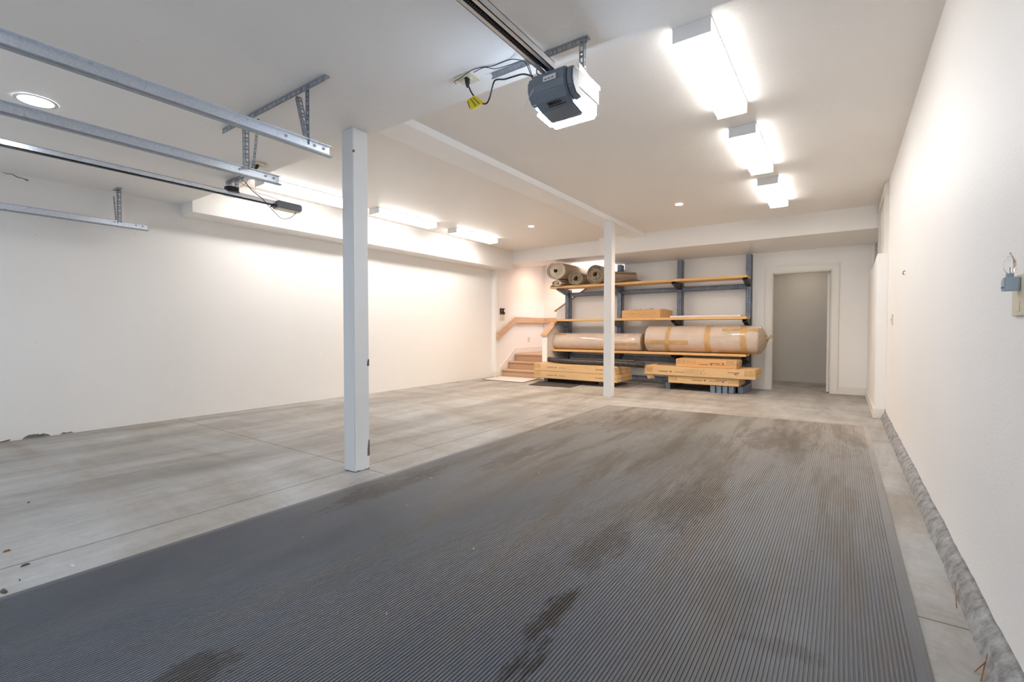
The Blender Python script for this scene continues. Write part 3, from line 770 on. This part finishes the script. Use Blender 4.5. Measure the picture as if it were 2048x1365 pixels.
w.add(vs, fs); w.obj('clear_film', m_clear, s1)
tag(MB().box(-2.61, -1.42, 8.77, 9.0, S2+.0005, S2+.031).obj('white_panel', m_white, bevel=.003), 'long thin white panel lying on the right of the middle shelf', 'panel')

# ------------------------------------------------------------------ lights: fluorescent fixtures
def fixture(x, y0, y1, lab, grp):
    t = thing('ceiling_light', (x, (y0+y1)/2, ZH), lab, 'ceiling light', grp)
    W2 = .105
    MB().box(x-W2-.003, x+W2+.003, y0, y1, ZH-.012, ZH-.001).obj('housing', m_white, t)
    MB().prism([(x-W2+.004, ZH-.012), (x-W2, ZH-.075), (x-W2+.012, ZH-.086), (x+W2-.012, ZH-.086), (x+W2, ZH-.075), (x+W2-.004, ZH-.012)], y0+.006, y1-.006, 'y').obj('diffuser', [m_fluo, m_fluo_side], t)
    for o_ in t.children:
        if o_.name.startswith('diffuser'):
            for p_ in o_.data.polygons:
                if abs(p_.normal.z) < .8: p_.material_index = 1
    MB().box(x-W2-.002, x+W2+.002, y0, y0+.006, ZH-.088, ZH-.012).obj('end_cap', m_white, t)
    MB().box(x-W2-.002, x+W2+.002, y1-.006, y1, ZH-.088, ZH-.012).obj('end_cap', m_white, t)
GR = 'fluorescent ceiling lights of the right bay'; GL = 'fluorescent ceiling lights of the left bay'
fixture(-.735, 2.83, 4.05, 'nearest and largest fluorescent ceiling light in the right bay', GR)
fixture(-.733, 4.49, 5.71, 'middle of the three fluorescent ceiling lights in the right bay', GR)
fixture(-.733, 6.17, 7.39, 'farthest fluorescent ceiling light in the right bay, near the back beam', GR)
fixture(-5.58, 2.81, 4.03, 'nearest fluorescent ceiling light of the left bay, left of the foreground post', GL)
fixture(-5.57, 4.44, 5.62, 'middle fluorescent ceiling light of the left bay, right of the foreground post', GL)
fixture(-5.57, 6.10, 7.28, 'farthest fluorescent ceiling light of the left bay', GL)

def downlight(x, y, z, r, mat, lab, power, col, grp=None, rad=.05):
    t = thing('recessed_downlight', (x, y, z), lab, 'downlight', grp)
    w = MB(); n = 32; vs = []; fs = []
    for k in range(n):
        a = 2*PI*k/n; c_, s_ = math.cos(a), math.sin(a)
        vs += [(x+c_*r*1.25, y+s_*r*1.25, z-.001), (x+c_*r*1.22, y+s_*r*1.22, z-.006), (x+c_*r, y+s_*r, z-.004)]
    for k in range(n):
        a = 3*k; b_ = 3*((k+1) % n); fs += [(a, b_, b_+1, a+1), (a+1, b_+1, b_+2, a+2)]
    w.add(vs, fs); w.obj('trim_ring', m_white, t, smooth=True)
    MB().cyl((x, y, z-.004), r, .003, 'z', 32).obj('lamp', mat, t)
    spot('downlight_beam', (x, y, z-.02), power, col, 2.7, 1.0, rad)
downlight(-1.906, 6.79, ZH, .045, m_warm, 'warm recessed downlight in the right bay ceiling', P_WARM, C_WARM)
downlight(-4.37, 6.77, ZH, .045, m_warm, 'warm recessed downlight in the left bay ceiling beside the far fluorescent', P_WARM*1.5, C_WARM)
downlight(-4.254, .732, ZF, .085, m_cool, 'cool white recessed downlight over the garage door tracks', P_FRONT*.6, C_COOL)
# the same lamps over the door on the right, above and behind the frame
for (x, y, k) in ((-1.9, -.1, 1.3), (-4.25, -.7, 1.0), (-.9, -.6, 1.0)):
    downlight(x, y, ZF, .085, m_cool, 'cool white recessed downlight near the garage doors', P_FRONT*k, C_COOL, 'cool downlights near the doors')

# ------------------------------------------------------------------ garage door tracks
def track(x, y1, name, lab, hangers):
    t = thing('door_track', (x, 1.6, 2.17), lab, 'garage door track', 'horizontal garage door tracks')
    z0, z1 = 2.135, 2.198
    w = MB()   # C channel open towards +x
    w.box(x-.012, x-.009, YF+.1, y1, z0, z1); w.box(x-.012, x+.012, YF+.1, y1, z1-.003, z1)
    w.obj('channel', m_galv, t)
    MB().box(x-.012, x+.024, YF+.1, y1+.006, z0-.007, z0+.004).obj('lower_lip', m_strap, t, bevel=.003)
    w = MB()
    w.box(x-.016, x-.012, YF+.1, y1-.02, z0+.03, z1+.004); w.box(x-.045, x-.012, YF+.1, y1-.02, z1+.002, z1+.005)
    w.obj('angle_stiffener', m_galv, t)
    w = MB()
    for yy in (y1-.04, y1-.10, y1-.28): w.cyl((x-.009, yy, z0+.04), .008, .006, 'x', 10)
    w.obj('bolts', m_strap, t)
    return t
t1 = track(-2.64, 1.77, '', 'nearest garage door track, ending just left of the foreground post', None)
t2 = track(-3.455, 1.89, '', 'second garage door track from the top, ending near the ceiling outlet', None)
t4 = track(-6.22, 1.92, '', 'lowest and farthest garage door track, beside the left wall', None)
MB().strap((-2.655, 1.63, 2.515), (-2.655, 1.63, 2.17), .032, (0, 1, 0)).strap((-2.655, 1.625, 2.515), (-2.655, 1.625, 2.17), .02, (1, 0, 0)).obj('hanger_strap', m_strap, t1)
MB().strap((-2.80, 1.64, 2.50), (-2.70, 1.64, 2.20), .034, (.35, .9, 0)).strap((-2.785, 1.655, 2.50), (-2.685, 1.655, 2.20), .03, (1, 0, 0)).obj('brace_strap', m_strap, t1)
MB().strap((-3.455, 1.635, 2.515), (-3.455, 1.635, 2.18), .034, (0, 1, 0)).strap((-3.44, 1.65, 2.515), (-3.44, 1.65, 2.18), .03, (1, 0, 0)).obj('hanger_strap', m_strap, t2)
MB().strap((-3.30, 1.66, 2.50), (-3.42, 1.68, 2.19), .032, (0, 1, 0)).obj('brace_strap', m_strap, t2)
MB().strap((-6.23, 1.665, 2.515), (-6.23, 1.665, 2.17), .032, (0, 1, 0)).strap((-6.215, 1.68, 2.515), (-6.215, 1.68, 2.18), .03, (1, 0, 0)).obj('hanger_strap', m_strap, t4)
MB().strap((-6.32, 1.66, 2.46), (-6.26, 1.66, 2.19), .036, (0, 1, 0)).obj('brace_strap', m_strap, t4)
MB().box(-6.28, -6.12, 1.64, 1.68, 2.512, 2.519).obj('ceiling_plate', m_strap, t4)
an = tag(MB().strap((-3.72, 1.612, 2.498), (-2.455, 1.612, 2.498), .036, (0, 1, 0)).box(-3.72, -2.455, 1.612, 1.648, 2.515, 2.519).obj('perforated_angle', m_strap),
         'long perforated steel angle screwed to the ceiling across the two nearest tracks', 'steel angle')

# ------------------------------------------------------------------ opener near the middle (lit)
op = thing('garage_door_opener', (-1.17, 2.1, 2.14), 'grey ceiling-hung garage door opener with glowing white lamp lens', 'garage door opener')
X0, X1, Y0, Y1, Z0, Z1 = -1.297, -1.052, 1.965, 2.265, 2.14, 2.30
# chassis
MB().prism([(Y0+.05, Z0+.06), (Y1, Z0+.06), (Y1, Z1), (Y0+.05, Z1)], X0+.005, X1-.002, 'x').obj('chassis', m_white, op, bevel=.004)
# front cover, curved down and back under the motor
prof = [(Y0+.075, Z1+.004), (Y0+.02, Z1+.004), (Y0, Z1-.01), (Y0-.004, Z1-.06), (Y0+.004, Z1-.095), (Y0+.035, Z1-.13), (Y0+.09, Z0+.008), (Y0+.19, Z0-.006), (Y0+.215, Z0+.004), (Y0+.20, Z0+.03), (Y0+.13, Z0+.055), (Y0+.075, Z0+.085)]
cv = MB().prism(prof, X0+.03, X1-.03, 'x').obj('front_cover', m_dkplast, op, bevel=.006)
pr2 = [(Y0+.085, Z1+.002), (Y0+.03, Z1+.002), (Y0+.012, Z1-.02), (Y0+.010, Z1-.06), (Y0+.022, Z1-.095), (Y0+.055, Z1-.125), (Y0+.11, Z0+.03), (Y0+.13, Z0+.06), (Y0+.085, Z0+.09)]
for a_, b_ in ((X0-.004, X0+.032), (X1-.032, X1+.003)): MB().prism(pr2, a_, b_, 'x').obj('cover_side', m_dkplast, cv, bevel=.008)
MB().box(X0+.10, X0+.17, Y0-.0075, Y0-.0040, Z1-.055, Z1-.030).obj('rating_label', m_white, cv)
w = MB(); 
for k in range(3): w.box(X0+.108+k*.019, X0+.122+k*.019, Y0-.0085, Y0-.0076, Z1-.048, Z1-.044)
w.obj('label_text', m_ink, cv)
# logo on the slanted underside of the cover
w = MB()
for k, (a, b_) in enumerate(((0, .018), (.014, .030), (.032, .046), (.050, .062), (.066, .074))):
    w.add([(X0+.095+a, Y0+.030+.012, Z1-.1345), (X0+.095+b_, Y0+.042, Z1-.1345), (X0+.100+b_, Y0+.058, Z1-.1415), (X0+.100+a, Y0+.058, Z1-.1415)], [(0, 1, 2, 3)])
w.add([(X0+.095, Y0+.062, Z1-.1435), (X0+.19, Y0+.062, Z1-.1435), (X0+.19, Y0+.067, Z1-.146), (X0+.095, Y0+.067, Z1-.146)], [(0, 1, 2, 3)])
lg = w.obj('logo', m_blkplast, cv)
for v in lg.data.vertices: v.co.z -= .004; v.co.y -= .006
# lamp lens wraps the back lower part
ln = MB().prism([(Y0+.135, Z0+.062), (Y0+.205, Z0+.034), (Y0+.225, Z0+.0), (Y1-.02, Z0-.002), (Y1+.006, Z0+.02), (Y1+.006, Z0+.078), (Y0+.15, Z0+.082)], X0+.002, X1-.006, 'x')
ln.prism([(Y0+.085, Z0+.004), (Y0+.23, Z0-.008), (Y0+.24, Z0+.008), (Y0+.21, Z0+.03), (Y0+.12, Z0+.04)], X0-.002, X0+.026, 'x')
ln.obj('lamp_lens', m_open, op, bevel=.008)
MB().box(X1-.002, X1+.001, Y0+.05, Y1+.01, Z0+.082, Z1+.002).obj('side_plate', m_white, op)
MB().prism([(Y0+.09, Z1), (Y0+.09, Z1+.04), (Y0+.20, Z1+.02), (Y1+.03, Z1+.02), (Y1+.03, Z1)], X1-.004, X1-.001, 'x').obj('mounting_ear', m_galv, op)
# rail
w = MB(); rx = -1.185; ry0, ry1, rz = YF+.1, Y0+.03, 2.305
w.box(rx-.034, rx-.031, ry0, ry1, rz, rz+.036); w.box(rx+.031, rx+.034, ry0, ry1, rz, rz+.036); w.box(rx-.034, rx+.034, ry0, ry1, rz+.033, rz+.036)
w.box(rx-.034, rx-.014, ry0, ry1, rz, rz+.003); w.box(rx+.014, rx+.034, ry0, ry1, rz, rz+.003)
rl = w.obj('rail', m_alu, op)
w = MB().box(rx-.012, rx+.012, ry0, ry1, rz+.006, rz+.016)
k = ry0
while k < ry1-.02: w.box(rx-.006, rx+.006, k, k+.006, rz-.001, rz+.006); k += .0125
w.obj('drive_belt', m_blkplast, rl)
# hanging brackets
w = MB().strap((-1.06, 2.155, 2.500), (-1.66, 2.155, 2.500), .034, (0, 1, 0)).box(-1.66, -1.06, 2.155, 2.19, 2.514, 2.518)
w.obj('ceiling_bracket', m_strap, op)
w = MB().strap((-1.088, 2.150, 2.505), (-1.088, 2.150, Z1+.012), .026, (0, 1, 0)).strap((-1.076, 2.162, 2.49), (-1.076, 2.162, Z1+.012), .022, (1, 0, 0)); w.obj('drop_strap', m_strap, op)
w = MB().strap((-1.285, 2.150, 2.505), (-1.285, 2.150, Z1-.005), .026, (0, 1, 0)); w.obj('drop_strap', m_strap, op)
# power cord with yellow label, wires, outlet
ot = thing('ceiling_outlet', (-1.80, 2.11, ZF), 'beige ceiling outlet plate left of the lit garage door opener', 'outlet')
MB().box(-1.865, -1.745, 2.065, 2.165, ZF-.012, ZF-.0005).obj('cover_plate', m_ivory, ot, bevel=.002)
MB().box(-1.815, -1.775, 2.09, 2.12, ZF-.016, ZF-.012).obj('socket', m_ivory, ot)
pc = thing('power_cord', (-1.5, 2.1, 2.36), 'black power cord with yellow tag running from the outlet to the lit opener', 'cord')
cp = [(-1.793, 2.10, ZF-.05), (-1.79, 2.11, 2.455), (-1.775, 2.12, 2.42), (-1.735, 2.12, 2.375), (-1.70, 2.12, 2.345), (-1.665, 2.115, 2.335), (-1.63, 2.10, 2.355), (-1.59, 2.08, 2.41), (-1.56, 2.07, 2.415), (-1.50, 2.06, 2.395), (-1.44, 2.05, 2.385), (-1.36, 2.03, 2.365), (-1.295, 2.02, 2.33)]
MB().tube([cr(cp, i/80) for i in range(81)], .0045, 8).obj('cable', m_blkplast, pc, smooth=True)
MB().tube([(-1.797, 2.10, ZF-.012), (-1.795, 2.10, ZF-.04), (-1.793, 2.10, ZF-.065)], [.016, .014, .007], 10).obj('plug', m_blkplast, pc, smooth=True)
yl = MB().add([(-1.755, 2.115, 2.405), (-1.805, 2.105, 2.385), (-1.765, 2.095, 2.315), (-1.735, 2.11, 2.33), (-1.685, 2.115, 2.345),
               (-1.755, 2.119, 2.405), (-1.805, 2.109, 2.385), (-1.765, 2.099, 2.315), (-1.735, 2.114, 2.33), (-1.685, 2.119, 2.345)],
              [(0,1,2,3,4),(9,8,7,6,5),(0,5,6,1),(1,6,7,2),(2,7,8,3),(3,8,9,4),(4,9,5,0)]).obj('warning_tag', m_yellow, pc)
w = MB()
for (a, b_) in (((-1.795, 2.101, 2.375), (-1.775, 2.097, 2.33)), ((-1.775, 2.105, 2.385), (-1.738, 2.104, 2.335)), ((-1.760, 2.109, 2.390), (-1.715, 2.110, 2.345))): w.bar(a, b_, .003, .004, (0, 1, 0))
w.obj('tag_text', m_blkplast, yl)
wp = [(-1.90, 2.12, ZF-.004), (-1.86, 2.06, ZF-.03), (-1.79, 2.04, ZF-.035), (-1.72, 2.05, ZF-.012), (-1.66, 2.07, ZF-.006), (-1.60, 2.09, ZF-.008), (-1.50, 2.10, ZF-.004), (-1.42, 2.08, ZF-.04), (-1.36, 2.06, ZF-.09), (-1.30, 2.03, Z1+.02), (-1.25, 2.01, Z1+.005)]
w = MB().tube([cr(wp, i/60) for i in range(61)], .0022, 6)
w.tube([cr([(a+.004, b_+.012, c_-.003+.012*math.sin(i*1.7)-.006) for i, (a, b_, c_) in enumerate(wp[3:])], i/50) for i in range(51)], .002, 6)
w.tube([cr([(-1.37, 2.04, ZF-.03), (-1.33, 2.0, ZF-.06), (-1.31, 2.01, ZF-.12), (-1.27, 2.04, ZF-.10), (-1.26, 2.0, Z1+.03), (-1.23, 2.0, Z1+.005)], i/40) for i in range(41)], .003, 6)
tag(w.obj('control_wires', m_blkplast), 'thin dark control wires stapled to the ceiling beside the lit opener', 'wires')
MB().tube([(X0+.045, Y0-.004, Z0+.09), (X0+.02, Y0-.01, Z0+.05), (X0-.05, Y0+.02, Z0-.02)], .0012, 5).obj('pull_string', m_white, op)

# ------------------------------------------------------------------ far opener over the left bay
o2 = thing('garage_door_opener', (-4.85, 2.3, 2.33), 'small dark garage door opener on a long rail over the left bay', 'garage door opener')
XC = -4.86
w = MB(); w.box(XC-.02, XC+.02, YF+.1, 2.60, 2.352, 2.355); w.box(XC-.02, XC-.017, YF+.1, 2.60, 2.352, 2.392); w.box(XC+.017, XC+.02, YF+.1, 2.60, 2.352, 2.392); w.box(XC-.02, XC+.02, YF+.1, 2.60, 2.389, 2.392)
rl2 = w.obj('rail', m_galv, o2)
MB().box(XC-.012, XC+.012, YF+.1, 2.58, 2.343, 2.352).obj('drive_belt', m_blkplast, rl2)
MB().cyl((XC, 2.185, 2.385), .066, .045, 'z', 28).obj('drive_head', m_blkplast, o2, bevel=.004)
MB().cyl((XC, 2.185, 2.352), .082, .012, 'z', 28).obj('head_plate', m_galv, o2)
MB().prism([(2.60, 2.33), (2.60, 2.392), (2.62, 2.40), (2.86, 2.40), (2.875, 2.39), (2.875, 2.335), (2.85, 2.325), (2.62, 2.325)], XC-.055, XC+.055, 'x').obj('motor_case', m_dkplast, o2, bevel=.006)
MB().prism([(2.61, 2.316), (2.86, 2.316), (2.865, 2.328), (2.61, 2.328)], XC-.05, XC+.05, 'x').obj('lens', m_ivory, o2, bevel=.003)
MB().box(XC-.035, XC+.035, 2.575, 2.605, 2.33, 2.36).obj('end_bracket', m_blkplast, o2)
MB().strap((-5.01, 2.195, 2.502), (-4.44, 2.195, 2.502), .034, (0, 1, 0)).box(-5.01, -4.44, 2.195, 2.23, 2.515, 2.5185).obj('ceiling_bracket', m_strap, o2)
for x in (-4.945, -4.80):
    MB().strap((x, 2.190, 2.51), (x, 2.190, 2.42), .024, (0, 1, 0)).strap((x+.02, 2.20, 2.51), (x+.02, 2.20, 2.42), .02, (1, 0, 0)).obj('drop_strap', m_strap, o2)
ot2 = thing('ceiling_outlet', (-4.24, 2.12, ZF), 'beige ceiling outlet above the end of the second door track', 'outlet')
MB().box(-4.30, -4.18, 2.07, 2.17, ZF-.012, ZF-.0005).obj('cover_plate', m_ivory, ot2, bevel=.002)
MB().box(-4.26, -4.22, 2.10, 2.14, ZF-.016, ZF-.012).obj('socket', m_ivory, ot2)
p_c2 = thing('power_cord', (-4.5, 2.3, 2.4), 'thin black power cord looping down to the small dark opener', 'cord')
cp = [(-4.27, 2.09, ZF-.03), (-4.27, 2.06, 2.43), (-4.38, 2.06, 2.40), (-4.48, 2.10, 2.40), (-4.56, 2.16, 2.43), (-4.60, 2.24, 2.38), (-4.62, 2.34, 2.33), (-4.66, 2.44, 2.275), (-4.70, 2.53, 2.225), (-4.75, 2.62, 2.20), (-4.80, 2.73, 2.235), (-4.83, 2.80, 2.29), (-4.84, 2.82, 2.318)]
MB().tube([cr(cp, i/80) for i in range(81)], .004, 7).obj('cable', m_blkplast, p_c2, smooth=True)
MB().tube([(-4.24, 2.12, ZF-.012), (-4.245, 2.115, ZF-.035), (-4.26, 2.10, ZF-.06)], [.017, .014, .007], 10).obj('plug', m_blkplast, p_c2, smooth=True)
w = MB().tube([cr([(-4.75, 2.20, ZF-.04), (-4.78, 2.26, 2.46), (-4.76, 2.33, 2.44), (-4.80, 2.40, 2.42), (-4.79, 2.50, 2.41), (-4.82, 2.58, 2.41), (-4.83, 2.66, 2.40)], i/40) for i in range(41)], .0022, 6)
w.tube([cr([(-4.62, 2.20, ZF-.03), (-4.68, 2.24, 2.47), (-4.76, 2.22, 2.43), (-4.80, 2.20, 2.43)], i/20) for i in range(21)], .002, 6)
tag(w.obj('control_wires', m_red), 'thin red control wires draped over the small dark opener', 'wires')

# ------------------------------------------------------------------ right wall details
nl = thing('night_light', (.405, 1.985, 1.165), 'pale grey plug-in night light with clear bulb on the right wall', 'night light')
MB().prism([(1.968, 1.166), (2.004, 1.166), (2.004, 1.196), (1.992, 1.206), (1.968, 1.206)], .3875, .4205, 'x').obj('body', simple('pale_blue_grey_plastic', (.40, .47, .52), .4), nl, bevel=.002)
MB().cyl((.4025, 1.986, 1.2055), .0085, .013, 'z', 16).obj('lamp_socket', simple('socket_grey', (.33, .37, .40), .5), nl)
MB().cyl((.3875, 1.975, 1.176), .003, -.005, 'x', 10).obj('switch', m_dkplast, nl)
rs = [(.0, 1.218), (.0085, 1.220), (.0125, 1.229), (.0138, 1.241), (.0125, 1.253), (.008, 1.264), (.0035, 1.272), (.001, 1.279)]
MB().tube([(.4025, 1.986, z) for _, z in rs], [max(r, .0008) for r, _ in rs], 24).obj('bulb', m_glass, nl, smooth=True)
MB().tube([(.4025, 1.986, 1.219), (.4025, 1.986, 1.236)], .0008, 6).obj('filament', m_dkplast, nl)
ow = thing('wall_outlet', (.428, 2.0, 1.155), 'ivory outlet plate behind the night light on the right wall', 'outlet')
MB().box(.4215, .4295, 1.925, 2.052, 1.092, 1.213).obj('cover_plate', m_ivory, ow, bevel=.002)
MB().box(.4195, .4215, 1.97, 2.01, 1.105, 1.135).obj('socket', m_ivory, ow)
ws = thing('light_switch', (.43, 6.34, 1.16), 'small ivory switch plate far along the right wall', 'light switch')
MB().box(.420, .4295, 6.30, 6.37, 1.10, 1.215).obj('cover_plate', m_ivory, ws, bevel=.002)
MB().box(.412, .420, 6.33, 6.34, 1.15, 1.17).obj('toggle', m_ivory, ws)
hk = MB().tube([(.4295, 5.185, 1.552), (.418, 5.185, 1.552), (.4135, 5.185, 1.545), (.4135, 5.185, 1.528), (.419, 5.185, 1.521), (.424, 5.185, 1.526)], .003, 8)
tag(hk.obj('wall_hook', m_blkplast), 'small dark hook screwed into the right wall at eye height', 'hook')

# ------------------------------------------------------------------ bits on the floor
bits = [(-3.60, .41, m_chip, .022, 'reddish wood chip on the concrete in the left foreground', 'chip'),
        (-3.22, .42, m_chip, .024, 'curled orange wood chip on the concrete in the left foreground', 'chip'),
        (-4.02, .62, m_leaf, .018, 'tiny dark chip farthest out on the left foreground concrete', 'chip'),
        (-2.96, .44, m_leaf, .03, 'short dark twig on the concrete beside the rubber mat', 'chip'),
        (-2.73, .345, m_leaf, .045, 'longest brown twig at the left frame edge beside the mat', 'chip'),
        (-2.80, .40, m_leaf, .010, 'tiny dark crumb between the two twigs', 'chip'),
        (-2.78, .56, m_pebble, .022, 'small white pebble on the concrete beside the rubber mat', 'pebble')]
def scrap(x, y, z, mat, L, lab, cat, grp=None):
    a = random.random()*PI; w = MB(); n = 7; vs = []
    for k in range(n):
        b = 2*PI*k/n; rr = (1+.35*random.random())
        dx = math.cos(b)*L/2*rr; dy = math.sin(b)*L/5*rr
        vs.append((x+dx*math.cos(a)-dy*math.sin(a), y+dx*math.sin(a)+dy*math.cos(a)))
    h = .004+L*.08
    w.add([(p[0], p[1], z) for p in vs] + [(x+(p[0]-x)*.6, y+(p[1]-y)*.6, z+h*(1+.4*random.random())) for p in vs],
          [tuple(range(n)), tuple(range(2*n-1, n-1, -1))] + [(i, i+n, (i+1) % n+n, (i+1) % n) for i in range(n)])
    return tag(w.obj('floor_scrap', mat), lab, cat, grp)
for (x, y, m_, L, lab, cat) in bits: scrap(x, y, .0005, m_, L, lab, cat, 'scraps on the left foreground concrete')
for (x, y) in ((-.62, 1.6), (-1.35, 1.12), (-1.42, 1.7), (-.30, 2.2), (-1.15, 2.35), (-.1, 2.6), (-.85, 3.3), (-2.1, 1.9), (-1.8, 2.9), (-2.35, 2.35), (-2.2, 1.3), (-.5, 4.4), (-1.5, 1.02), (-1.0, 1.25), (-.45, 1.45)):
    scrap(x, y, .0076, m_pebble if random.random() > .5 else m_tape, .008, 'tiny pale crumb lying on the ribbed rubber mat', 'crumb', 'crumbs on the rubber mat')
w = MB()
for (a, b_) in (((.352, 1.93, .004), (.385, 2.04, .035)), ((.345, 1.97, .004), (.375, 2.0, .03)), ((.36, 2.35, .02), (.372, 2.47, .07))): w.tube([a, b_], .002, 5)
o = tag(w.obj('pine_needles', m_chip), 'dry orange pine needles caught along the rough curb', 'pine needles'); o['kind'] = 'stuff'
